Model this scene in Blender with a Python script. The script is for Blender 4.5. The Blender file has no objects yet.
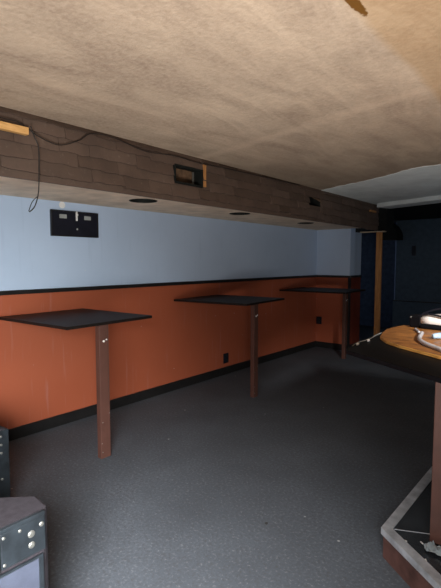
import bpy, bmesh, math, random
from mathutils import Vector, Matrix
random.seed(7)
R = math.radians
SC = bpy.context.scene
COL = SC.collection

# ------------------------------------------------------------------ camera
cam_d = bpy.data.cameras.new('camera')
cam = bpy.data.objects.new('camera', cam_d); COL.objects.link(cam)
cam.location = (0, 0, 1.5)
cam.rotation_euler = (R(90 - 4.28), 0, R(40.03))
cam_d.sensor_fit = 'VERTICAL'; cam_d.sensor_height = 24; cam_d.lens = 18
cam_d.clip_start = 0.05; cam_d.clip_end = 100
SC.camera = cam

# ------------------------------------------------------------------ world, lights, exposure
w = bpy.data.worlds.new('world'); SC.world = w; w.use_nodes = True
bg = w.node_tree.nodes['Background']
bg.inputs['Color'].default_value = (0.55, 0.7, 1.0, 1); bg.inputs['Strength'].default_value = 0.35
SC.view_settings.view_transform = 'Standard'; SC.view_settings.look = 'None'
SC.view_settings.gamma = 1; SC.view_settings.use_curve_mapping = False
SC.view_settings.exposure = 0.0

def area(name, loc, target, sx, sy, power, color, spread=180):
    d = bpy.data.lights.new(name, 'AREA'); d.shape = 'RECTANGLE'; d.size = sx; d.size_y = sy
    d.energy = power; d.color = color; d.spread = R(spread)
    o = bpy.data.objects.new(name, d); COL.objects.link(o); o.location = loc
    o.rotation_euler = (Vector(target) - Vector(loc)).to_track_quat('-Z', 'Y').to_euler()
    return o
# added key beams for daylight from behind the camera, narrowed and aimed for falloff
area('key_beam', (0.25, -0.70, 1.4), (-1.3, 0.9, 0.0), 1.1, 1.2, 32, (1.0, 0.98, 0.98), 50)
area('key_beam', (0.25, -0.70, 1.3), (-3.0, 0.9, 0.5), 1.1, 1.3, 26, (0.94, 1.0, 1.0), 55)
area('key_beam', (-0.30, -0.70, 1.7), (-1.0, 0.8, 0.0), 0.9, 0.6, 14, (1.0, 1.0, 1.0), 60)
# added warm spot behind the camera, no fixture, brightens the ceiling
def spot(name, loc, target, power, color, ang, blend, rad):
    d = bpy.data.lights.new(name, 'SPOT'); d.energy = power; d.color = color
    d.spot_size = R(ang); d.spot_blend = blend; d.shadow_soft_size = rad
    o = bpy.data.objects.new(name, d); COL.objects.link(o); o.location = loc
    o.rotation_euler = (Vector(target) - Vector(loc)).to_track_quat('-Z', 'Y').to_euler()
spot('ceiling_fill', (0.4, -0.3, 0.4), (-0.7, 1.4, 2.4), 560, (1.0, 0.93, 0.86), 110, 1.0, 0.45)
# added weak light behind the bar that lifts the far ceiling
area('far_ceiling_fill', (0.6, 4.6, 1.1), (-1.2, 5.6, 2.4), 0.5, 0.5, 1.5, (0.95, 0.97, 1.0), 120)
# faint added light for the dark far end, no doorway behind it
area('far_end_fill', (2.6, 5.2, 1.4), (-1.0, 9.5, 1.2), 1.2, 1.4, 8, (0.78, 0.89, 1.0), 140)
# added narrow light that brightens the things on the counter
area('counter_fill', (1.2, 0.6, 2.3), (-0.5, 2.85, 1.0), 0.2, 0.2, 6, (1.0, 0.97, 0.94), 24)

# ------------------------------------------------------------------ material helpers
def newmat(name, rough=0.7, spec=0.5, metal=0.0):
    m = bpy.data.materials.new(name); m.use_nodes = True
    nt = m.node_tree; b = nt.nodes['Principled BSDF']
    b.inputs['Roughness'].default_value = rough
    b.inputs['Specular IOR Level'].default_value = spec
    b.inputs['Metallic'].default_value = metal
    return m, nt, b
def N(nt, t, **kw):
    n = nt.nodes.new(t)
    for k, v in kw.items(): setattr(n, k, v)
    return n
def coords(nt, scale=(1, 1, 1), rot=(0, 0, 0), src='Object'):
    tc = N(nt, 'ShaderNodeTexCoord'); mp = N(nt, 'ShaderNodeMapping')
    mp.inputs['Scale'].default_value = scale; mp.inputs['Rotation'].default_value = rot
    nt.links.new(tc.outputs[src], mp.inputs['Vector'])
    return mp.outputs['Vector']
def noise(nt, vec, scale, detail=4, rough=0.55, dist=0.0):
    n = N(nt, 'ShaderNodeTexNoise'); n.inputs['Scale'].default_value = scale
    n.inputs['Detail'].default_value = detail; n.inputs['Roughness'].default_value = rough
    n.inputs['Distortion'].default_value = dist
    nt.links.new(vec, n.inputs['Vector']); return n.outputs['Fac']
def ramp(nt, fac, stops, interp='LINEAR'):
    r = N(nt, 'ShaderNodeValToRGB'); cr = r.color_ramp; cr.interpolation = interp
    while len(cr.elements) < len(stops): cr.elements.new(0.5)
    for e, (p, c) in zip(cr.elements, stops):
        e.position = p; e.color = (c[0], c[1], c[2], 1) if not isinstance(c, float) else (c, c, c, 1)
    nt.links.new(fac, r.inputs['Fac']); return r.outputs['Color']
def mix(nt, fac, a, b, mode='MIX'):
    m = N(nt, 'ShaderNodeMix', data_type='RGBA', blend_type=mode)
    if isinstance(fac, float): m.inputs[0].default_value = fac
    else: nt.links.new(fac, m.inputs[0])
    for i, v in ((6, a), (7, b)):
        if isinstance(v, tuple): m.inputs[i].default_value = (*v, 1)
        else: nt.links.new(v, m.inputs[i])
    return m.outputs[2]
def math_(nt, op, a, b=0.0, clamp=False):
    m = N(nt, 'ShaderNodeMath', operation=op); m.use_clamp = clamp
    for i, v in ((0, a), (1, b)):
        if isinstance(v, (int, float)): m.inputs[i].default_value = v
        else: nt.links.new(v, m.inputs[i])
    return m.outputs[0]
def bump(nt, b, h, strength=0.3, dist=0.01):
    n = N(nt, 'ShaderNodeBump'); n.inputs['Strength'].default_value = strength
    n.inputs['Distance'].default_value = dist
    nt.links.new(h, n.inputs['Height']); nt.links.new(n.outputs['Normal'], b.inputs['Normal'])
def plain(name, col, rough=0.6, spec=0.5, metal=0.0, var=0.25, scale=12, bmp=0.15, dark=None):
    m, nt, b = newmat(name, rough, spec, metal)
    v = coords(nt)
    f = noise(nt, v, scale, 5)
    lo = tuple(c * (1 - var) for c in col); hi = tuple(min(1, c * (1 + var)) for c in col)
    nt.links.new(ramp(nt, f, [(0.3, lo), (0.7, hi)]), b.inputs['Base Color'])
    if bmp: bump(nt, b, noise(nt, v, scale * 6, 3), bmp, 0.003)
    return m
def sep(nt):
    g = N(nt, 'ShaderNodeNewGeometry'); s = N(nt, 'ShaderNodeSeparateXYZ')
    nt.links.new(g.outputs['Position'], s.inputs[0]); return s.outputs, g

# ceiling: stained, textured tan plaster
def mat_ceiling():
    m, nt, b = newmat('stained_tan_plaster', 0.85, 0.25)
    v = coords(nt)
    big = noise(nt, v, 0.9, 5, 0.6, 0.4)
    col = ramp(nt, big, [(0.3, (0.450, 0.352, 0.262)), (0.5, (0.600, 0.473, 0.352)), (0.72, (0.750, 0.593, 0.435))])
    # soot streaks running along the room
    st = noise(nt, coords(nt, (3.2, 0.9, 1), (0, 0, R(-25))), 1.6, 6, 0.65, 0.6)
    col = mix(nt, ramp(nt, st, [(0.38, 0.0), (0.66, 0.85)]), col, (0.352, 0.262, 0.195))
    grain = noise(nt, v, 42, 3, 0.7)
    col = mix(nt, ramp(nt, grain, [(0.35, 0.0), (0.65, 0.30)]), col, (0.756, 0.621, 0.486))
    # darker band towards the far end of the room
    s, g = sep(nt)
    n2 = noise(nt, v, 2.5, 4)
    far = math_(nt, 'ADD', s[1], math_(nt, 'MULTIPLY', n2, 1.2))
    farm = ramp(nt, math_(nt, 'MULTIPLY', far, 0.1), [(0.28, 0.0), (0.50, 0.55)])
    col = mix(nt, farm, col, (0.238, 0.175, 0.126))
    # pale skim line where two boards meet
    q = math_(nt, 'ADD', math_(nt, 'ADD', s[1], math_(nt, 'MULTIPLY', s[0], 0.2)), math_(nt, 'MULTIPLY', n2, 0.10))
    q = math_(nt, 'ABSOLUTE', math_(nt, 'SUBTRACT', q, 2.43))
    pm = ramp(nt, q, [(0.02, 0.35), (0.09, 0.0)])
    col = mix(nt, pm, col, (0.756, 0.594, 0.446))
    # newer, yellower paint on one side of a joint
    line = math_(nt, 'ADD', s[0], math_(nt, 'MULTIPLY', n2, 0.05))
    lm = ramp(nt, math_(nt, 'ADD', math_(nt, 'MULTIPLY', line, 1.0), 1.15), [(0.46, 0.0), (0.50, 0.4)])
    col = mix(nt, lm, col, (0.436, 0.237, 0.063))
    # rusty leak stain
    dx = math_(nt, 'MULTIPLY', math_(nt, 'ADD', s[0], 0.68), 1 / 0.022)
    dy = math_(nt, 'MULTIPLY', math_(nt, 'ADD', s[1], -1.53), 1 / 0.125)
    d = math_(nt, 'ADD', math_(nt, 'MULTIPLY', dx, dx), math_(nt, 'MULTIPLY', dy, dy))
    d = math_(nt, 'ADD', d, math_(nt, 'MULTIPLY', noise(nt, v, 60, 3), 1.2))
    sm = ramp(nt, math_(nt, 'MULTIPLY', d, 0.5), [(0.62, 1.0), (0.80, 0.0)])
    col = mix(nt, sm, col, (0.17, 0.075, 0.012))
    nt.links.new(col, b.inputs['Base Color'])
    h = math_(nt, 'ADD', math_(nt, 'MULTIPLY', noise(nt, v, 30, 5, 0.7), 1.0), math_(nt, 'MULTIPLY', noise(nt, v, 5, 3), 1.5))
    bump(nt, b, h, 0.38, 0.012)
    return m
# two-tone wall paints with scuffs
def mat_wall(name, base, dirt, drip, rough=0.55, dripamt=0.5):
    m, nt, b = newmat(name, rough, 0.4)
    v = coords(nt)
    f = noise(nt, v, 1.3, 5, 0.6)
    col = mix(nt, ramp(nt, f, [(0.35, 0.0), (0.7, 0.5)]), base, dirt)
    dr = noise(nt, coords(nt, (7, 7, 0.5)), 3.0, 3, 0.6)
    col = mix(nt, ramp(nt, dr, [(0.60, 0.0), (0.74, dripamt)]), col, drip)
    vo = N(nt, 'ShaderNodeTexVoronoi'); vo.inputs['Scale'].default_value = 5.5
    nt.links.new(v, vo.inputs['Vector'])
    col = mix(nt, ramp(nt, vo.outputs['Distance'], [(0.022, 0.6), (0.036, 0.0)]), col, (0.6, 0.62, 0.65))
    nt.links.new(col, b.inputs['Base Color'])
    bump(nt, b, noise(nt, v, 90, 2), 0.12, 0.003)
    return m
def mat_floor():
    m, nt, b = newmat('worn_grey_floor', 0.72, 0.35)
    v = coords(nt)
    f = noise(nt, v, 1.1, 6, 0.6, 0.3)
    col = ramp(nt, f, [(0.3, (0.050, 0.059, 0.071)), (0.55, (0.071, 0.084, 0.101)), (0.75, (0.092, 0.108, 0.130))])
    g = noise(nt, v, 55, 4, 0.75)
    col = mix(nt, ramp(nt, g, [(0.36, 0.75), (0.52, 0.0)]), col, (0.055, 0.055, 0.058))
    col = mix(nt, ramp(nt, g, [(0.56, 0.0), (0.72, 0.55)]), col, (0.24, 0.24, 0.25))
    vo = N(nt, 'ShaderNodeTexVoronoi'); vo.inputs['Scale'].default_value = 3.5
    nt.links.new(v, vo.inputs['Vector'])
    col = mix(nt, ramp(nt, vo.outputs['Distance'], [(0.02, 0.8), (0.035, 0.0)]), col, (0.42, 0.42, 0.42))
    nt.links.new(col, b.inputs['Base Color'])
    bump(nt, b, g, 0.5, 0.006)
    return m
def mat_shingle():
    m, nt, b = newmat('brown_tile_strips', 0.8, 0.3)
    g = N(nt, 'ShaderNodeNewGeometry')
    col = ramp(nt, g.outputs['Random Per Island'], [(0.0, (0.092, 0.062, 0.046)), (0.5, (0.119, 0.079, 0.060)), (1.0, (0.145, 0.099, 0.076))])
    v = coords(nt)
    f = noise(nt, v, 5, 5, 0.65)
    col = mix(nt, ramp(nt, f, [(0.35, 0.5), (0.6, 0.0)]), col, (0.075, 0.052, 0.042))
    n3 = noise(nt, v, 26, 4, 0.7)
    col = mix(nt, ramp(nt, n3, [(0.62, 0.0), (0.78, 0.5)]), col, (0.26, 0.21, 0.17))
    nt.links.new(col, b.inputs['Base Color'])
    bump(nt, b, n3, 0.5, 0.006)
    return m
def mat_wood(name, light, dark, scale=(1, 12, 12), rough=0.5, ring=3.0):
    m, nt, b = newmat(name, rough, 0.4)
    v = coords(nt, scale)
    f = noise(nt, v, ring, 6, 0.6, 1.2)
    col = ramp(nt, f, [(0.32, dark), (0.55, light), (0.75, tuple(min(1, c * 1.3) for c in light))])
    nt.links.new(col, b.inputs['Base Color'])
    bump(nt, b, f, 0.2, 0.003)
    return m

M = {}
M['ceil'] = mat_ceiling()
M['ceil_white'] = plain('white_ceiling_paint', (0.840, 0.900, 0.900), 0.8, 0.3, var=0.12, scale=4, bmp=0.2)
M['soffit'] = plain('dusty_cream_board', (0.720, 0.589, 0.456), 0.8, 0.3, var=0.18, scale=6, bmp=0.25)
M['black_ceil'] = plain('black_painted_board', (0.012, 0.013, 0.012), 0.8, 0.2)
M['grey'] = mat_wall('pale_blue_grey_paint', (0.453, 0.557, 0.717), (0.380, 0.478, 0.626), (0.331, 0.424, 0.568), 0.5, 0.35)
M['orange'] = mat_wall('burnt_orange_paint', (0.373, 0.094, 0.044), (0.334, 0.077, 0.033), (0.400, 0.171, 0.145), 0.5, 0.5)
M['dkred'] = plain('dark_red_side', (0.17, 0.028, 0.012), 0.6)
M['blue'] = plain('navy_blue_paint', (0.046, 0.073, 0.133), 0.7, 0.3)
M['slate'] = plain('slate_blue_paint', (0.059, 0.086, 0.117), 0.7, 0.3, var=0.15)
M['floor'] = mat_floor()
M['shingle'] = mat_shingle()
M['black'] = plain('black_gloss_paint', (0.012, 0.011, 0.011), 0.35, 0.5, var=0.3)
M['top'] = plain('black_brown_laminate', (0.010, 0.007, 0.006), 0.5, 0.16, var=0.35, scale=25, bmp=0.2)
M['post'] = plain('red_brown_paint', (0.086, 0.036, 0.026), 0.5, 0.5, var=0.15, scale=9)
M['pine'] = mat_wood('raw_pine', (0.470, 0.219, 0.076), (0.282, 0.126, 0.039), (14, 14, 1.2), 0.6)
M['pine_y'] = mat_wood('fresh_pine', (0.78, 0.45, 0.17), (0.6, 0.32, 0.1), (14, 1.2, 14), 0.6)
M['ply'] = mat_wood('stained_plywood', (0.331, 0.137, 0.034), (0.094, 0.034, 0.009), (2.5, 9, 9), 0.45, 3.2)
M['plyedge'] = mat_wood('plywood_edge', (0.805, 0.414, 0.103), (0.483, 0.218, 0.046), (3, 3, 40), 0.5)
M['alu'] = plain('scuffed_aluminium', (0.609, 0.638, 0.681), 0.42, 0.5, 0.6, var=0.3, scale=14)
M['deck'] = plain('black_deck_vinyl', (0.018, 0.021, 0.025), 0.22, 0.5, var=0.5, scale=7)
M['scuff'] = plain('scuffed_red_brown_board', (0.081, 0.038, 0.031), 0.6, 0.4, var=0.45, scale=11)
M['carpet'] = plain('black_cabinet_carpet', (0.033, 0.029, 0.035), 0.9, 0.2, var=0.25, scale=40, bmp=0.4)
M['steel_dk'] = plain('worn_dark_steel', (0.017, 0.022, 0.027), 0.45, 0.5, 0.3, var=0.5, scale=16)
M['grille'] = plain('blue_grey_grille', (0.059, 0.068, 0.099), 0.6, 0.4, 0.2, var=0.15, scale=20)
M['rivet'] = plain('dull_silver', (0.200, 0.200, 0.184), 0.4, 0.5, 0.6, var=0.2)
M['plastic_bk'] = plain('black_plastic', (0.008, 0.009, 0.016), 0.4, 0.4)
M['label'] = plain('grey_label', (0.28, 0.29, 0.28), 0.6)
M['white'] = plain('white_plastic', (0.75, 0.74, 0.72), 0.4, 0.5, var=0.05, bmp=0)
M['cloth'] = plain('off_white_plastic', (0.888, 0.840, 0.792), 0.5, 0.5, var=0.08, scale=9)
M['tube'] = plain('grey_vinyl', (0.50, 0.50, 0.53), 0.35, 0.5, var=0.15)
M['bluecloth'] = plain('pale_blue_plastic', (0.30, 0.42, 0.54), 0.4, 0.5, var=0.3, scale=30)
M['hole'] = plain('black_recess', (0.010, 0.012, 0.011), 0.7, 0.2)
M['cream'] = plain('cream_edge', (0.52, 0.42, 0.30), 0.8, 0.2, var=0.2)
M['rust'] = plain('rusty_brown_sheet', (0.16, 0.095, 0.055), 0.6, 0.4, var=0.6, scale=14)
M['bar_black'] = plain('matt_black_bar_top', (0.003, 0.003, 0.004), 0.5, 0.12, var=0.4)
M['wire'] = plain('black_cable', (0.015, 0.013, 0.012), 0.5)
M['film'] = plain('crumpled_clear_film', (0.210, 0.240, 0.252), 0.15, 0.7, var=0.4, scale=20)
M['rubbish'] = plain('dark_litter', (0.02, 0.02, 0.02), 0.7)

# ------------------------------------------------------------------ mesh helpers
def tag(o, label=None, cat=None, group=None, kind=None):
    if label: o['label'] = label
    if cat: o['category'] = cat
    if group: o['group'] = group
    if kind: o['kind'] = kind
    return o
def link(name, bm, mats, parent=None, bevel=0.0, smooth=False):
    me = bpy.data.meshes.new(name)
    bmesh.ops.recalc_face_normals(bm, faces=bm.faces[:])
    bm.to_mesh(me); bm.free()
    for m in (mats if isinstance(mats, (list, tuple)) else [mats]): me.materials.append(m)
    o = bpy.data.objects.new(name, me); COL.objects.link(o)
    if smooth:
        for p in me.polygons: p.use_smooth = True
    if bevel:
        b = o.modifiers.new('bevel', 'BEVEL'); b.width = bevel; b.segments = 2; b.limit_method = 'ANGLE'
    if parent: o.parent = parent
    return o
def empty(name, loc=(0, 0, 0), rz=0.0):
    o = bpy.data.objects.new(name, None); COL.objects.link(o); o.location = loc
    o.rotation_euler = (0, 0, rz); o.empty_display_size = 0.1
    return o
def box(bm, x0, x1, y0, y1, z0, z1, mi=0, rot=None):
    vs = [bm.verts.new((x, y, z)) for z in (z0, z1) for x, y in ((x0, y0), (x1, y0), (x1, y1), (x0, y1))]
    if rot is not None:
        for v in vs: v.co = rot @ v.co
    fs = [(0, 3, 2, 1), (4, 5, 6, 7), (0, 1, 5, 4), (1, 2, 6, 5), (2, 3, 7, 6), (3, 0, 4, 7)]
    for f in fs:
        g = bm.faces.new([vs[i] for i in f]); g.material_index = mi
    return vs
def bx(*a, **k):
    bm = bmesh.new(); box(bm, *a, **k); return bm
def prism(pts, z0, z1, bm=None, mi=0, mi_side=None):
    bm = bm or bmesh.new(); n = len(pts)
    lo = [bm.verts.new((x, y, z0)) for x, y in pts]; hi = [bm.verts.new((x, y, z1)) for x, y in pts]
    for f, vs in ((0, lo[::-1]), (1, hi)):
        g = bm.faces.new(vs); g.material_index = mi
    for i in range(n):
        g = bm.faces.new((lo[i], lo[(i + 1) % n], hi[(i + 1) % n], hi[i]))
        g.material_index = mi if mi_side is None else mi_side
    return bm
def tube(bm, pts, r, seg=8, closed=False):
    P = [Vector(p) for p in pts]; n = len(P); rings = []
    up = Vector((0.13, 0.27, 0.95))
    for i, p in enumerate(P):
        if closed: t = P[(i + 1) % n] - P[i - 1]
        else: t = P[min(i + 1, n - 1)] - P[max(i - 1, 0)]
        t.normalize(); a = t.cross(up)
        if a.length < 1e-3: a = t.cross(Vector((1, 0, 0)))
        a.normalize(); b = t.cross(a)
        rr = r[i] if isinstance(r, (list, tuple)) else r
        rings.append([bm.verts.new(p + (a * math.cos(2 * math.pi * k / seg) + b * math.sin(2 * math.pi * k / seg)) * rr) for k in range(seg)])
    m = n if closed else n - 1
    for i in range(m):
        A, B = rings[i], rings[(i + 1) % n]
        for k in range(seg): bm.faces.new((A[k], A[(k + 1) % seg], B[(k + 1) % seg], B[k]))
    if not closed: bm.faces.new(rings[0][::-1]); bm.faces.new(rings[-1])
    return bm
def smooth_path(pts, k=6):
    P = [Vector(p) for p in pts]; out = []
    for i in range(len(P) - 1):
        p0, p1, p2, p3 = P[max(i - 1, 0)], P[i], P[i + 1], P[min(i + 2, len(P) - 1)]
        for j in range(k):
            t = j / k
            out.append(0.5 * ((2 * p1) + (p2 - p0) * t + (2 * p0 - 5 * p1 + 4 * p2 - p3) * t * t + (3 * p1 - p0 - 3 * p2 + p3) * t ** 3))
    out.append(P[-1]); return out
def disc(bm, c, axis, r, h, seg=16):
    """short domed stud at c pointing along axis"""
    a = Vector(axis).normalized(); u = a.orthogonal().normalized(); v = a.cross(u); c = Vector(c)
    rings = []
    for rr, hh in ((r, 0), (r, h * 0.5), (r * 0.65, h * 0.9)):
        rings.append([bm.verts.new(c + a * hh + (u * math.cos(2 * math.pi * k / seg) + v * math.sin(2 * math.pi * k / seg)) * rr) for k in range(seg)])
    for A, B in zip(rings, rings[1:]):
        for k in range(seg): bm.faces.new((A[k], A[(k + 1) % seg], B[(k + 1) % seg], B[k]))
    bm.faces.new(rings[-1]); bm.faces.new(rings[0][::-1])
    return bm
def struct(name, bm, mats, **k):
    return tag(link(name, bm, mats, **k), kind='structure')

WX = -3.66       # face of the left wall
FX = -2.68       # face of the bulkhead over it
CZ = 2.40        # ceiling
SZ = 2.03       # underside of the bulkhead

# ------------------------------------------------------------------ room shell
struct('floor', bx(-4.6, 3.6, -0.92, 10.1, -0.12, 0.0), M['floor'])
# left wall: grey above the rail, orange below
bm = bmesh.new()
box(bm, WX - 0.14, WX, -0.8, 6.95, 1.235, 2.48, 0); box(bm, WX - 0.14, WX, -0.8, 6.95, 0.0, 1.235, 1)
struct('wall_left', bm, [M['grey'], M['orange']])
# return wall / pillar at the far end of it
bm = bmesh.new()
box(bm, WX - 0.14, -3.05, 6.95, 7.40, 1.235, 2.48, 0)
vs = box(bm, WX - 0.14, -3.05, 6.95, 7.40, 0.0, 1.235, 1)
bm.faces.ensure_lookup_table()
for f in bm.faces:
    f.normal_update()
    c = f.calc_center_median()
    if c.z < 1.2 and abs(c.x + 3.05) < 1e-3: f.material_index = 2  # pillar side below the rail is a darker red than the front
struct('wall_return', bm, [M['grey'], M['orange'], M['dkred']])
struct('wall_recess', bx(-4.5, -4.4, 7.40, 10.1, 0, 2.48), M['blue'])
bm = bmesh.new(); box(bm, -4.4, -3.34, 9.98, 10.1, 0, 2.48)
struct('wall_recess_back', bm, M['blue'])
bm = bmesh.new()
box(bm, -3.20, 3.4, 9.5, 10.1, 0.0, 0.665)
box(bm, -3.20, 3.4, 9.5, 10.1, 0.665, 0.675)
box(bm, -3.16, 3.4, 9.505, 10.1, 0.675, 2.48)
struct('wall_far', bm, M['slate'])
struct('trim_2', bx(-3.20, 3.4, 9.488, 9.504, 0.655, 0.675), M['black'])
struct('wall_right', bx(3.4, 3.52, -0.8, 10.1, 0, 2.48), M['slate'])
# rear wall behind the camera, with a window opening added behind the key beams
bm = bmesh.new()
box(bm, WX, 3.4, -0.92, -0.8, 0, 0.40); box(bm, WX, 3.4, -0.92, -0.8, 2.0, 2.48)
box(bm, WX, -0.85, -0.92, -0.8, 0.40, 2.0); box(bm, 1.05, 3.4, -0.92, -0.8, 0.40, 2.0)
struct('wall_rear', bm, M['slate'])
bm = bmesh.new()
for a in (-0.85, 0.08, 1.01): box(bm, a, a + 0.04, -0.89, -0.83, 0.44, 1.96)
box(bm, -0.85, 1.05, -0.89, -0.83, 0.40, 0.44); box(bm, -0.85, 1.05, -0.89, -0.83, 1.96, 2.0)
struct('window_1', bm, M['white'])

# ceiling: tan plaster up to a ragged line, white painted beyond it
def ragged():
    base = [(FX - 0.02, 5.19), (-1.85, 4.83), (-1.5, 4.62), (-1.40, 4.55), (-1.12, 4.52), (-0.2, 4.1), (1.5, 3.3), (3.4, 2.5)]
    out = []; rnd = random.Random(3)
    for (a, b), (c, d) in zip(base, base[1:]):
        n = max(2, int(math.hypot(c - a, d - b) / 0.06))
        for i in range(n):
            t = i / n; out.append((a + (c - a) * t, b + (d - b) * t + rnd.uniform(-0.018, 0.018)))
    out.append(base[-1]); return out
edge = ragged()
bm = prism([(WX, -0.8), (3.4, -2.2)] + edge[::-1] + [(WX, 5.19)], CZ, CZ + 0.08)
struct('ceiling', bm, M['ceil'])
bm = prism(edge + [(3.4, 5.2), (-1.6, 6.72), (FX - 0.02, 7.1)], CZ - 0.004, CZ + 0.07)
struct('trim_3', bm, M['ceil_white'])
# white boxed edge and the lower black ceiling beyond it
def bar(p, q, wdt, z0, z1):
    d = Vector((q[0] - p[0], q[1] - p[1])).normalized(); n = Vector((-d.y, d.x)) * wdt
    return prism([(p[0], p[1]), (q[0], q[1]), (q[0] + n.x, q[1] + n.y), (p[0] + n.x, p[1] + n.y)], z0, z1)
struct('trim_4', bar((-2.62, 6.92), (3.39, 4.98), 0.32, 2.335, 2.397), M['ceil_white'], bevel=0.006)
bm = prism([(FX + 0.02, 7.26), (-2.6, 7.24), (3.4, 5.30), (3.4, 10.1), (-4.4, 10.1), (-4.4, 7.47), (FX + 0.02, 7.47)], 2.34, 2.48)
struct('ceiling_2', bm, M['black_ceil'])
bm = bmesh.new(); box(bm, -3.05, FX + 0.14, 7.14, 7.47, 1.98, 2.40)
struct('trim_5', bm, M['black_ceil'])
# dark curved duct box high up beside the slate wall
bm = bmesh.new()
prof = [(-3.36, 1.93), (-3.02, 1.93), (-3.02, 2.02), (-3.05, 2.12), (-3.12, 2.22), (-3.22, 2.30), (-3.36, 2.34)]
lo = [bm.verts.new((x, 9.1, z)) for x, z in prof]; hi = [bm.verts.new((x, 9.48, z)) for x, z in prof]
bm.faces.new(lo); bm.faces.new(hi[::-1])
for i in range(len(prof)): bm.faces.new((lo[i], lo[(i + 1) % len(prof)], hi[(i + 1) % len(prof)], hi[i]))
tag(link('duct', bm, M['black_ceil']), 'black curved duct end hanging under the dark far ceiling right of the bare timber post', 'duct')
tag(link('wall_slot', bx(-2.84, -2.765, 9.488, 9.506, 1.61, 1.81), M['plastic_bk'], bevel=0.004), 'narrow black vertical slot plate high on the dark slate far wall', 'plate')

# rails and skirting
struct('trim_1', bx(WX - 0.001, WX + 0.018, -0.8, 6.95, 1.222, 1.258), M['black'], bevel=0.003)
bm = bmesh.new()
box(bm, WX, -3.032, 6.932, 6.95, 1.222, 1.258); box(bm, -3.05, -3.032, 6.95, 7.40, 1.222, 1.258)
struct('trim_6', bm, M['black'], bevel=0.003)
struct('trim_7', bx(-3.075, -3.04, 6.935, 6.98, 0.10, 1.222), M['black'])
struct('baseboard_left', bx(WX - 0.001, WX + 0.014, -0.8, 6.95, 0.0, 0.10), M['black'], bevel=0.003)
bm = bmesh.new()
box(bm, WX, -3.036, 6.936, 6.95, 0, 0.10); box(bm, -3.05, -3.036, 6.95, 7.40, 0, 0.10)
struct('baseboard_return', bm, M['black'], bevel=0.003)

# bulkhead: underside with three round holes
HOLES = [(-3.05, 2.575, 0.118), (-3.045, 3.96, 0.112), (-3.09, 5.53, 0.108)]
bm = bmesh.new()
def loop(pts):
    vs = [bm.verts.new(p) for p in pts]
    return [bm.edges.new((vs[i], vs[(i + 1) % len(vs)])) for i in range(len(vs))]
E_ = loop([(WX, -0.8, SZ), (FX - 0.02, -0.8, SZ), (FX - 0.02, 6.95, SZ), (WX, 6.95, SZ)])
for (x, y, r) in HOLES:
    E_ += loop([(x + r * math.cos(k * math.pi / 14), y + r * math.sin(k * math.pi / 14), SZ) for k in range(28)])
bmesh.ops.triangle_fill(bm, use_beauty=True, use_dissolve=False, edges=E_)
for f in list(bm.faces):
    c = f.calc_center_median()
    if any(math.hypot(c.x - x, c.y - y) < r * 0.8 and max(math.hypot(v.co.x - x, v.co.y - y) for v in f.verts) < r * 1.05 for x, y, r in HOLES):
        bm.faces.remove(f)
r_ = bmesh.ops.extrude_face_region(bm, geom=bm.faces[:])
for e in r_['geom']:
    if isinstance(e, bmesh.types.BMVert): e.co.z += 0.016
struct('ceiling_3', bm, M['soffit'])

hl = ['largest black round hole in the cream bulkhead underside, nearest the black wall plate',
      'middle black round hole in the cream underside of the bulkhead',
      'far black round hole in the cream bulkhead underside, nearest the return wall']
for i, (x, y, r) in enumerate(HOLES):
    t = empty('recessed_light_can', (x, y, SZ))
    tag(t, hl[i], 'ceiling light hole', 'empty round light cans in the bulkhead')
    bm = bmesh.new(); seg = 28
    prof = [(r - 0.001, -0.001), (r - 0.001, 0.11), (r * 0.55, 0.14)]
    rings = [[bm.verts.new((a * math.cos(2 * math.pi * k / seg), a * math.sin(2 * math.pi * k / seg), z)) for k in range(seg)] for a, z in prof]
    for A, B in zip(rings, rings[1:]):
        for k in range(seg): bm.faces.new((A[k], A[(k + 1) % seg], B[(k + 1) % seg], B[k]))
    bm.faces.new(rings[-1])
    link('can', bm, M['hole'], t, smooth=False)
    bm = bmesh.new()
    tube(bm, [(math.cos(2 * math.pi * k / 28) * (r + 0.002), math.sin(2 * math.pi * k / 28) * (r + 0.002), -0.001) for k in range(28)], 0.0045, 6, True)
    link('rim', bm, M['hole'], t)
    bm = bmesh.new(); tube(bm, [(0, 0, 0.135), (0, 0, 0.10), (0.0, 0, 0.07)], [0.02, 0.02, 0.016], 12)
    link('lamp_socket', bm, M['label'], t)

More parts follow.
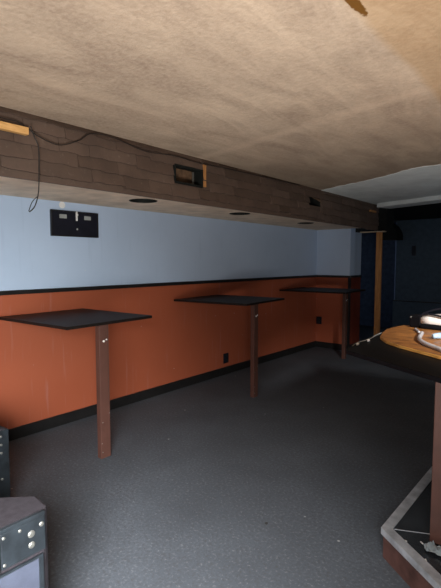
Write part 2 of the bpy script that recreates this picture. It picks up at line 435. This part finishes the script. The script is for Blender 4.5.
# bulkhead front: rows of brown tile strips on a backing, openings left where the vents are
VENT1 = (2.585, 2.935, 2.145, 2.30)    # y0 y1 z0 z1
VENT2 = (4.86, 5.17, 2.185, 2.30)
YE = 7.15
bm = bmesh.new()
def back(y0, y1, z0, z1): box(bm, FX - 0.025, FX - 0.004, y0, y1, z0, z1)
for (y0, y1) in ((-0.8, VENT1[0]), (VENT1[1], VENT2[0]), (VENT2[1], YE)): back(y0, y1, 2.0, CZ)
for v in (VENT1, VENT2):
    back(v[0], v[1], 2.0, v[2]); back(v[0], v[1], v[3], CZ)
rnd = random.Random(11)
rows = [2.040, 2.122, 2.206, 2.292, 2.365]
def zb(y): return 0.0 if y < 4.6 else -0.055 * (y - 4.6) / 2.5
def hits(y0, y1, z0, z1, v): return y0 < v[1] and y1 > v[0] and z0 < v[3] and z1 > v[2]
def strip(y0, y1, z0, z1):
    if y1 - y0 < 0.01 or z1 - z0 < 0.01: return
    t = rnd.uniform(0.012, 0.030); n = max(2, int((y1 - y0) / 0.05)); dz = rnd.uniform(-0.010, 0.010)
    lo = []; hi = []
    for i in range(n + 1):
        y = y0 + (y1 - y0) * i / n
        dzj = rnd.uniform(-0.006, 0.006) + dz
        k = 1 if z0 < 2.15 else 0.5
        lo.append((y, z0 + dzj + zb(y) * k)); hi.append((y, z1))
    A = [bm.verts.new((FX + t, y, z)) for y, z in lo]; B = [bm.verts.new((FX - 0.001, y, z)) for y, z in hi]
    C_ = [bm.verts.new((FX - 0.004, y, z)) for y, z in lo]; D = [bm.verts.new((FX - 0.004, y, z + 0.001)) for y, z in hi]
    for i in range(n):
        bm.faces.new((A[i], A[i + 1], B[i + 1], B[i])); bm.faces.new((C_[i + 1], C_[i], D[i], D[i + 1]))
        bm.faces.new((A[i + 1], A[i], C_[i], C_[i + 1])); bm.faces.new((B[i], B[i + 1], D[i + 1], D[i]))
    bm.faces.new((A[0], B[0], D[0], C_[0])); bm.faces.new((A[-1], C_[-1], D[-1], B[-1]))
for ri, z0 in enumerate(rows):
    y = -0.8 + (ri % 2) * 0.15
    while y < YE - 0.01:
        L = rnd.uniform(0.22, 0.42); y1 = min(y + L, YE); z1 = min((rows + [2.43])[ri + 1] + 0.012, CZ - 0.002)
        segs = [(y, y1 - 0.004)]
        for v in (VENT1, VENT2):
            if z0 < v[3] - 0.01 and z1 > v[2] + 0.01:
                ns = []
                for a, b in segs:
                    if a < v[1] and b > v[0]:
                        if a < v[0]: ns.append((a, v[0]))
                        if b > v[1]: ns.append((v[1], b))
                    else: ns.append((a, b))
                segs = ns
        for a, b in segs: strip(a, b, z0, z1)
        y = y1
struct('wall_bulkhead', bm, M['shingle'])
# vent 1: framed opening with rusty backing
t = empty('wall_vent', (FX, 2.76, 2.222)); tag(t, 'open rectangular vent with rusty inside in the brown tiled bulkhead', 'vent')
y0, y1, z0, z1 = VENT1[0] - 2.76, VENT1[1] - 2.76, VENT1[2] - 2.222, VENT1[3] - 2.222
bm = bmesh.new(); fr = 0.018
for b_ in ((y0, y1, z0, z0 + fr), (y0, y1, z1 - fr, z1), (y0, y0 + fr, z0 + fr, z1 - fr), (y1 - fr, y1, z0 + fr, z1 - fr)):
    box(bm, -0.03, 0.016, b_[0], b_[1], b_[2], b_[3])
link('frame', bm, M['hole'], t, bevel=0.002)
bm = bmesh.new(); box(bm, -0.11, -0.10, y0 + .003, y1 - .003, z0 + .003, z1 - .003)
link('back_plate', bm, M['rust'], t)
bm = bmesh.new()
for zz in (z0, z1 - 0.004): box(bm, -0.10, -0.031, y0, y1, zz, zz + 0.004)
for yy in (y0, y1 - 0.004): box(bm, -0.10, -0.031, yy, yy + 0.004, z0 + .004, z1 - .004)
link('duct', bm, M['hole'], t)
bm = bmesh.new(); box(bm, -0.05, -0.044, y1 - 0.075, y1 - 0.055, z0 + 0.02, z1 - 0.02)
link('bracket', bm, M['rivet'], t)
bm = bmesh.new()
box(bm, 0.006, 0.02, y1 + 0.004, y1 + 0.036, z0 + 0.01, z1 + 0.05)
tag(link('side_strip', bm, M['pine'], t), 'bare orange wood strip')
# vent 2: torn opening with a bent metal flap
t = empty('torn_vent', (FX, 5.015, 2.242)); tag(t, 'small torn black opening with bent metal flap, toward the far end of the bulkhead', 'vent')
bm = bmesh.new(); box(bm, -0.12, -0.11, -0.153, 0.153, -0.055, 0.055)
for zz in (-0.057, 0.053): box(bm, -0.11, -0.005, -0.155, 0.155, zz, zz + 0.004)
for yy in (-0.155, 0.153): box(bm, -0.12, -0.005, yy - 0.002, yy + 0.002, -0.053, 0.053)
link('duct', bm, M['hole'], t)
bm = bmesh.new()
vs = [bm.verts.new(p) for p in ((0.0, -0.10, 0.050), (0.006, 0.145, 0.032), (0.03, 0.15, -0.008), (0.022, 0.0, 0.020))]
bm.faces.new(vs); r_ = bmesh.ops.extrude_face_region(bm, geom=bm.faces[:])
for e in r_['geom']:
    if isinstance(e, bmesh.types.BMVert): e.co.z -= 0.004
link('flap', bm, M['rust'], t)

# ------------------------------------------------------------------ wall-fixed high tables
def high_table(yc, rot, label, L, x0, post, pw=0.085, pd=0.05, ht=1.055):
    t = empty('high_table', (WX, yc, 0)); tag(t, label, 'table', 'wall-fixed high tables')
    w2 = L[0] / 2; dep = L[1]
    c, s = math.cos(rot), math.sin(rot)
    # top is turned a little; its inner edge stays clear of the wall
    cx_ = x0 - WX + dep / 2 * c; cy_ = dep / 2 * s; post_x = post[0]; py = post[1] - yc
    pts = [(-dep / 2, -w2), (dep / 2, -w2), (dep / 2, w2), (-dep / 2, w2)]
    pts = [(cx_ + x * c - y * s, x * s + y * c + cy_) for x, y in pts]
    link('tabletop', prism(pts, ht - 0.022, ht), M['top'], t, bevel=0.003)
    px = post_x - WX
    p = link('post', bx(px - pd / 2, px + pd / 2, py - pw / 2, py + pw / 2, 0, ht - 0.0225), M['post'], t, bevel=0.003)
    for (yy, zz, rr) in ((-0.004, 0.90, 0.009), (0.02, 0.91, 0.006)):
        link('bolt', disc(bmesh.new(), (px + pd / 2 - 0.001, py + yy, zz), (1, 0, 0), rr, 0.008, 12), M['white'], p)
    for zz, yy in ((0.34, 0.036), (0.05, -0.03), (0.12, -0.034), (0.28, -0.025)):
        link('screw', disc(bmesh.new(), (px + pd / 2 - 0.001, py + yy * pw / 0.085, zz), (1, 0, 0), 0.005, 0.005, 10), M['rivet'], p)
    return t
high_table(1.935, 0.062, 'high table nearest the camera, black top on red-brown post, first along the orange wall', (0.80, 0.92), -3.633, (-2.80, 1.945))
high_table(3.86, 0.10, 'middle high table, black top on red-brown post along the orange wall', (0.86, 0.95), -3.612, (-2.80, 3.91), pw=0.075, ht=1.072)
high_table(6.10, 0.057, 'farthest high table, dark top on thin post in front of the return wall', (0.84, 1.03), -3.631, (-2.86, 6.36), pw=0.06, ht=1.068)

# ------------------------------------------------------------------ things on the wall
t = empty('wall_plate', (WX, 2.268, 1.836)); tag(t, 'black rectangular wall box plate with two grey labels, high on the grey wall', 'wall plate')
link('plate', bx(0.0, 0.022, -0.24, 0.24, -0.115, 0.115), M['plastic_bk'], t, bevel=0.004)
bm = bmesh.new()
for b_ in ((-0.24, 0.24, 0.105, 0.115), (-0.24, 0.24, -0.115, -0.105), (-0.24, -0.23, -0.105, 0.105), (0.23, 0.24, -0.105, 0.105)):
    box(bm, 0.0225, 0.028, *b_)
link('rim', bm, M['black'], t)
for yy in (-0.125, 0.125):
    link('grey_label', bx(0.0225, 0.025, yy - 0.035, yy + 0.035, 0.045, 0.08), M['label'], t)
bm = bmesh.new(); box(bm, 0.0225, 0.03, 0.002, 0.018, 0.03, 0.115); disc(bm, (0.03, 0.01, 0.085), (1, 0, 0), 0.012, 0.01, 12)
link('latch', bm, M['white'], t)
link('screw', disc(bmesh.new(), (0.022, 0.015, -0.045), (1, 0, 0), 0.009, 0.006, 12), M['label'], t)
bm = bmesh.new(); disc(bm, (WX - 0.001, 2.15, 2.0), (1, 0, 0), 0.03, 0.006, 14)
tag(link('filler_patch', bm, M['white']), 'small white blob of filler on the grey wall above the black plate', 'filler patch')

def outlet(loc, rz, label):
    t = empty('power_outlet', loc, rz); tag(t, label, 'outlet', 'black wall outlets')
    link('cover', bx(0.0, 0.008, -0.052, 0.052, -0.066, 0.066), M['plastic_bk'], t, bevel=0.003)
    for z in (-0.028, 0.028):
        bm = bmesh.new(); disc(bm, (0.008, 0, z), (1, 0, 0), 0.02, 0.005, 14)
        link('socket', bm, M['steel_dk'], t)
outlet((WX, 4.465, 0.215), 0, 'black outlet low on the long orange wall behind the middle high table')
outlet((-3.595, 6.95, 0.47), R(-90), 'black outlet on the orange return wall, beside the inner corner')

# hanging cable, cable along the bulkhead, wood batten
P = smooth_path([(-2.612, 1.342, 2.305), (-2.612, 1.362, 2.25), (-2.612, 1.388, 2.186), (-2.62, 1.391, 2.056), (-2.62, 1.383, 1.922), (-2.62, 1.358, 1.835), (-2.62, 1.322, 1.796)])
bm = tube(bmesh.new(), P, 0.0035, 6)
P = smooth_path([(-2.62, 1.383, 1.90), (-2.625, 1.345, 1.86), (-2.62, 1.318, 1.80)])
tube(bm, P, 0.0025, 6)
tag(link('hanging_cable', bm, M['wire'], smooth=True), 'thin black cable dangling from the bulkhead beside the yellow wood batten', 'cable')
P = smooth_path([(-2.648, 0.9, 2.34), (-2.648, 1.178, 2.325), (-2.648, 1.282, 2.322), (-2.648, 1.398, 2.271), (-2.648, 1.482, 2.246), (-2.648, 1.564, 2.244), (-2.648, 1.696, 2.302), (-2.648, 1.79, 2.365), (-2.648, 1.98, 2.374), (-2.648, 2.255, 2.335), (-2.648, 2.572, 2.355), (-2.648, 2.9, 2.345), (-2.65, 3.3, 2.36), (-2.65, 4.6, 2.38)])
tag(link('bulkhead_cable', tube(bmesh.new(), P, 0.003, 6), M['wire'], smooth=True), 'black cable sagging along the top of the brown tiled bulkhead', 'cable')
tag(link('wood_batten', bx(FX + 0.022, FX + 0.06, 0.55, 1.335, 2.255, 2.297), M['pine_y'], bevel=0.002), 'short yellow pine batten fixed to the bulkhead at the left edge', 'batten')

# bare timber post at the end of the bulkhead
t = empty('timber_post', (-2.605, 7.03, 0)); tag(t, 'bare orange timber post standing under the far end of the bulkhead', 'post')
link('post', bx(-0.044, 0.044, -0.02, 0.02, 0, 1.955), M['pine'], t, bevel=0.002)
link('head_board', bx(-0.30, 0.09, -0.05, 0.05, 1.956, 1.972), M['cream'], t)
tag(link('timber_scrap', bx(FX + 0.02, FX + 0.045, 6.72, 6.95, 2.255, 2.285), M['pine']), 'short scrap of orange wood on the far end of the bulkhead', 'wood scrap')

# ------------------------------------------------------------------ low platform on the right
PT = 0.15
d = Vector((0.34, -0.25)).normalized()
A = Vector((-0.754, 2.163)); B = A + d * 1.9; Cc = Vector((-0.735, 3.5)); D = Cc + Vector((2.2, 0.0))
poly = [tuple(A), tuple(B), (B.x + 0.35, B.y + 0.4), (1.4, 3.5), tuple(Cc)]
t = empty('platform', (0, 0, 0)); tag(t, 'low black platform with aluminium edging and scuffed red-brown side, on the floor', 'platform')
def inset(P_, o_):
    c = Vector((0.1, 2.4)); return [tuple(Vector(p) + (c - Vector(p)).normalized() * o_) for p in P_]
link('riser', prism(inset(poly, 0.012), 0.0, PT - 0.012), M['scuff'], t)
link('deck', prism(inset(poly, 0.012), PT - 0.011, PT - 0.001), M['deck'], t)
def off(P_, o_):
    # inner offset of the open corner path Cc -> A -> B
    a, b, c = [Vector(p) for p in P_]
    d1 = (b - a).normalized(); d2 = (c - b).normalized()
    n1 = Vector((-d1.y, d1.x)); n2 = Vector((-d2.y, d2.x)); m = (n1 + n2).normalized()
    return [a + n1 * o_, b + m * (o_ / m.dot(n1)), c + n2 * o_]
outer = [Cc, A, B]; inner = off(outer, 0.050); lip = off(outer, 0.004)
for k in (0, 1):
    bm = prism([tuple(outer[k]), tuple(outer[k + 1]), tuple(inner[k + 1]), tuple(inner[k])], PT - 0.0005, PT + 0.004)
    prism([tuple(outer[k]), tuple(outer[k + 1]), tuple(lip[k + 1]), tuple(lip[k])], PT - 0.03, PT - 0.0005, bm)
    link('edge_strip', bm, M['alu'], t)
# joint line across the deck
bm = bmesh.new(); box(bm, 0, 1.2, -0.0015, 0.0015, PT - 0.001, PT + 0.001, rot=Matrix.Translation((-0.70, 2.197, 0)) @ Matrix.Rotation(R(26), 4, 'Z'))
link('deck_joint', bm, M['alu'], t)

# crumpled film, and pale chips standing in for vague glints on the deck
bm = bmesh.new(); rnd = random.Random(5)
def sheet(cx, cy, sx, sy, n=9, amp=0.014, z=PT + 0.006):
    g = [[bm.verts.new((cx + (i / n - .5) * sx + rnd.uniform(-.006, .006), cy + (j / n - .5) * sy + rnd.uniform(-.006, .006), z + abs(rnd.gauss(0, amp)))) for j in range(n + 1)] for i in range(n + 1)]
    for i in range(n):
        for j in range(n): bm.faces.new((g[i][j], g[i + 1][j], g[i + 1][j + 1], g[i][j + 1]))
sheet(-0.485, 2.135, 0.10, 0.06, 7) 
tag(link('plastic_wrap', bm, M['film']), 'crumpled scrap of clear plastic lying on the black deck at the post foot', 'plastic scrap')
for (x, y, a, lb) in ((-0.627, 2.134, 20, 'small pale chip for a glint on the black platform deck, the one nearest its corner'),
                     (-0.56, 2.17, -35, 'small pale chip for a glint on the black deck between the post foot and the corner'),
                     (-0.51, 2.05, -60, 'small pale chip for a glint on the black deck beside the front aluminium edging, below the clear film')):
    bm = bmesh.new(); box(bm, -0.009, 0.009, -0.0025, 0.0025, 0, 0.002, rot=Matrix.Translation((x, y, PT)) @ Matrix.Rotation(R(a), 4, 'Z'))
    tag(link('litter', bm, M['white']), lb, 'litter', 'pale chips for glints on the platform deck')

# ------------------------------------------------------------------ bar counter standing on the platform
t = empty('bar_counter', (-0.50, 2.245, PT)); tag(t, 'black-topped bar counter on a red-brown post, right edge', 'counter')
def rel(P_): return [(x + 0.50, y - 2.245) for x, y in P_]
bt = 1.03
top = [(-0.99, 2.225), (-0.97, 2.195), (-0.443, 1.908), (0.35, 1.46), (0.75, 1.9), (0.6, 3.3), (-0.5, 3.50), (-1.02, 3.30), (-1.05, 2.95), (-1.02, 2.45)]
link('countertop', prism(rel(top), bt - 0.024 - PT, bt - PT), M['bar_black'], t, bevel=0.004)
link('post', bx(-0.035, 0.065, -0.045, 0.045, 0.004, bt - 0.025 - PT), M['post'], t, bevel=0.003)
# plywood sheet on it
wd = [(-0.974, 2.70), (-0.955, 2.63), (-0.895, 2.535), (-0.872, 2.50), (-0.77, 2.415), (-0.53, 2.262), (0.10, 1.86), (0.5, 2.1), (0.4, 3.2), (-0.50, 3.42), (-0.999, 3.20), (-1.025, 2.95), (-1.01, 2.86)]
o = link('plywood_sheet', prism(wd, bt + 0.001, bt + 0.019, mi_side=1), [M['ply'], M['plyedge']], bevel=0.002)
tag(o, 'orange-brown plywood board with bright cut edge lying on the black bar counter', 'board')
ZW = bt + 0.0195

# white handled casing with black strap
def rounded(bm, pts, z0, z1, k=3):
    pass
t = empty('white_casing', (-0.755, 3.14, ZW)); t.rotation_euler = (0, 0, R(-8))
tag(t, 'off-white rounded casing with black strap lying on the plywood counter board', 'casing')
bm = bmesh.new()
n = 9; rings = []
for i in range(n):
    s = i / (n - 1); x = -0.10 + s * 0.50; k = min(1, 0.85 + 1.6 * s); hh = 0.033 * k + 0.020 * s; ww = 0.045 + 0.035 * min(1, s * 1.6)
    ring = []
    for j in range(14):
        a = 2 * math.pi * j / 14; ca, sa = math.cos(a), math.sin(a)
        ring.append(bm.verts.new((x, ww * math.copysign(abs(ca) ** 0.6, ca), 0.026 + hh + hh * math.copysign(abs(sa) ** 0.6, sa))))
    rings.append(ring)
for A_, B_ in zip(rings, rings[1:]):
    for j in range(14): bm.faces.new((A_[j], A_[(j + 1) % 14], B_[(j + 1) % 14], B_[j]))
bm.faces.new(rings[0][::-1]); bm.faces.new(rings[-1])
link('body', bm, M['cloth'], t, smooth=True)
bm = bmesh.new()
tube(bm, smooth_path([(-0.13, -0.03, 0.075), (-0.06, -0.052, 0.100), (0.04, -0.080, 0.098), (0.16, -0.089, 0.088), (0.38, -0.093, 0.080)]), 0.0065, 8)
tube(bm, smooth_path([(-0.12, 0.03, 0.09), (-0.04, 0.03, 0.125), (0.03, 0.02, 0.140), (0.09, 0.03, 0.146), (0.30, 0.03, 0.155)]), 0.007, 8)
link('strap', bm, M['plastic_bk'], t, smooth=True)
bm = bmesh.new(); box(bm, -0.18, -0.095, -0.045, 0.045, 0.0, 0.085)
link('end_cap', bm, M['bar_black'], t, bevel=0.012)
link('end_cap_glint', disc(bmesh.new(), (-0.165, -0.046, 0.07), (0, -1, 0), 0.006, 0.006, 12), M['rivet'], t)  # small silver disc in place of a chrome highlight
bm = bmesh.new(); box(bm, -0.10, 0.38, -0.06, 0.06, 0.001, 0.028)
link('underside', bm, M['bar_black'], t, bevel=0.01)
# pale blue bundle
t2 = bmesh.new()
pp = [Vector((-0.675, 2.70, ZW + 0.021)).lerp(Vector((-0.52, 3.0, ZW + 0.021)), i / 9) for i in range(10)]
tube(t2, pp, [0.013 + 0.006 * abs(math.sin(i * 2.3)) for i in range(10)], 10)
tag(link('blue_bundle', t2, M['bluecloth'], smooth=True), 'pale blue shiny bundle lying between the white casing and the grey hose', 'bundle')
# grey hose loop
P = smooth_path([(x, y, ZW + 0.0125) for x, y in [(-0.46, 2.30), (-0.523, 2.329), (-0.584, 2.393), (-0.639, 2.454), (-0.690, 2.53), (-0.729, 2.623), (-0.755, 2.743), (-0.775, 2.84)]], 6)
tag(link('hose', tube(bmesh.new(), P, 0.0115, 10), M['tube'], smooth=True), 'pale grey bent hose looping on the front of the plywood board', 'hose')
P = smooth_path([(x, y, ZW + 0.0085) for x, y in [(-0.86, 3.0), (-0.84, 2.955), (-0.815, 2.91), (-0.80, 2.87)]], 6)
tag(link('cable_loop', tube(bmesh.new(), P, 0.008, 8), M['tube'], smooth=True), 'short thin grey cable bend beneath the left end of the white casing', 'cable')

# small cord with white ends on the far tip of the counter
P = smooth_path([(-0.985, 2.30, bt + 0.004), (-1.005, 2.42, bt + 0.004), (-1.0, 2.60, bt + 0.004), (-1.02, 2.74, bt + 0.004), (-1.03, 2.95, bt + 0.004)], 5)
t = empty('small_cord', (0, 0, 0)); tag(t, 'thin cord with two white plugs on the black tip of the counter', 'cord')
link('cord', tube(bmesh.new(), P, 0.0025, 6), M['label'], t)
for (x, y) in ((-0.975, 2.345), (-0.975, 2.50)):
    link('plug', tube(bmesh.new(), [(x, y - 0.008, bt + 0.009), (x, y - 0.004, bt + 0.009), (x, y + 0.006, bt + 0.009), (x, y + 0.01, bt + 0.009)], [0.004, 0.008, 0.008, 0.004], 10), M['white'], t)

# ------------------------------------------------------------------ loudspeaker cabinets at the left
def cabinet(name, pts, h, label, fx, fy0, fy1, rivets):
    t = empty(name, (0, 0, 0)); tag(t, label, 'speaker')
    link('cabinet', prism(pts, 0.0, h), M['carpet'], t, bevel=0.012)
    return t
pts = [(-1.49, 0.10), (-1.475, 0.76), (-1.50, 0.79), (-1.60, 0.80), (-1.70, 0.70), (-2.05, 0.36), (-2.05, 0.10)]
H1 = 0.60
t = cabinet('loudspeaker', pts, H1, 'large black speaker cabinet with steel corner bracket and grey grille, lower left corner', 0, 0, 0, 0)
FXs = -1.474
br = link('corner_bracket', bx(FXs - 0.006, FXs + 0.006, 0.605, 0.763, H1 - 0.14, H1 - 0.012), M['steel_dk'], t, bevel=0.003)
for (yy, zz, rr) in ((0.71, H1 - 0.06, 0.013), (0.71, H1 - 0.10, 0.012), (0.748, H1 - 0.04, 0.009)):
    link('rivet', disc(bmesh.new(), (FXs + 0.005, yy, zz), (1, 0, 0), rr, 0.007, 14), M['rivet'], br)
for (yy, zz) in ((0.615, H1 - 0.03), (0.615, H1 - 0.125), (0.67, H1 - 0.03)):
    link('screw', disc(bmesh.new(), (FXs + 0.005, yy, zz), (1, 0, 0), 0.006, 0.005, 10), M['rivet'], br)
link('edge_strip', bx(FXs - 0.01, FXs + 0.006, 0.12, 0.763, H1 - 0.012, H1 + 0.002), M['steel_dk'], t, bevel=0.002)
bm = bmesh.new(); box(bm, FXs - 0.006, FXs + 0.010, 0.13, 0.738, 0.05, H1 - 0.158)
link('grille', bm, M['grille'], t, bevel=0.004)
bm = bmesh.new()
for b_ in ((0.732, 0.748, 0.04, H1 - 0.148), (0.12, 0.732, H1 - 0.157, H1 - 0.148)): box(bm, FXs + 0.008, FXs + 0.014, *b_)
link('grille_frame', bm, M['steel_dk'], t)
bm = bmesh.new()
for b_ in ((0.30, 0.60, H1 - 0.145, H1 - 0.135), (0.30, 0.60, H1 - 0.04, H1 - 0.03), (0.30, 0.60, H1 - 0.135, H1 - 0.04)): box(bm, FXs - 0.004, FXs + 0.006, *b_)
link('handle_recess', bm, M['hole'], t)
pts = [(-3.12, 0.55), (-2.64, 0.55), (-2.64, 1.15), (-3.12, 1.15)]
t = cabinet('loudspeaker', pts, 0.50, 'black speaker cabinet with riveted edge, cut off by the left edge beside the orange wall', 0, 0, 0, 0)
link('edge_strip', bx(-2.643, -2.634, 1.075, 1.153, 0.03, 0.495), M['steel_dk'], t, bevel=0.002)
link('side_strip', bx(-2.70, -2.634, 1.149, 1.156, 0.03, 0.495), M['steel_dk'], t, bevel=0.002)
for zz in (0.46, 0.41, 0.36, 0.2):
    link('rivet', disc(bmesh.new(), (-2.635, 1.11, zz), (1, 0, 0), 0.008, 0.006, 10), M['rivet'], t)

# ------------------------------------------------------------------ litter on the floor
for (x, y, s, lab) in ((-1.355, 2.02, 0.012, 'tiny dark crumb of litter on the open grey floor in the foreground'),):
    bm = bmesh.new(); bmesh.ops.create_icosphere(bm, subdivisions=1, radius=s)
    for v in bm.verts: v.co.z = max(v.co.z * 0.5, -s * 0.3) + s * 0.3; v.co += Vector((x, y, 0))
    tag(link('crumb', bm, M['rubbish']), lab, 'litter')
bm = bmesh.new()
for i in range(6):
    a = rnd.uniform(0, 3); box(bm, -0.03, 0.03, -0.008, 0.008, 0, 0.008 + 0.004 * i, rot=Matrix.Translation((-2.25 + rnd.uniform(-.03, .03), 6.39 + rnd.uniform(-.05, .05), 0)) @ Matrix.Rotation(a, 4, 'Z'))
tag(link('paper_scrap', bm, M['label']), 'small grey scrap of paper on the dark floor beyond the counter tip', 'paper scrap')

for o in bpy.data.objects:
    if o.parent is None and 'category' in o.keys() and 'kind' not in o.keys(): o['kind'] = 'thing'
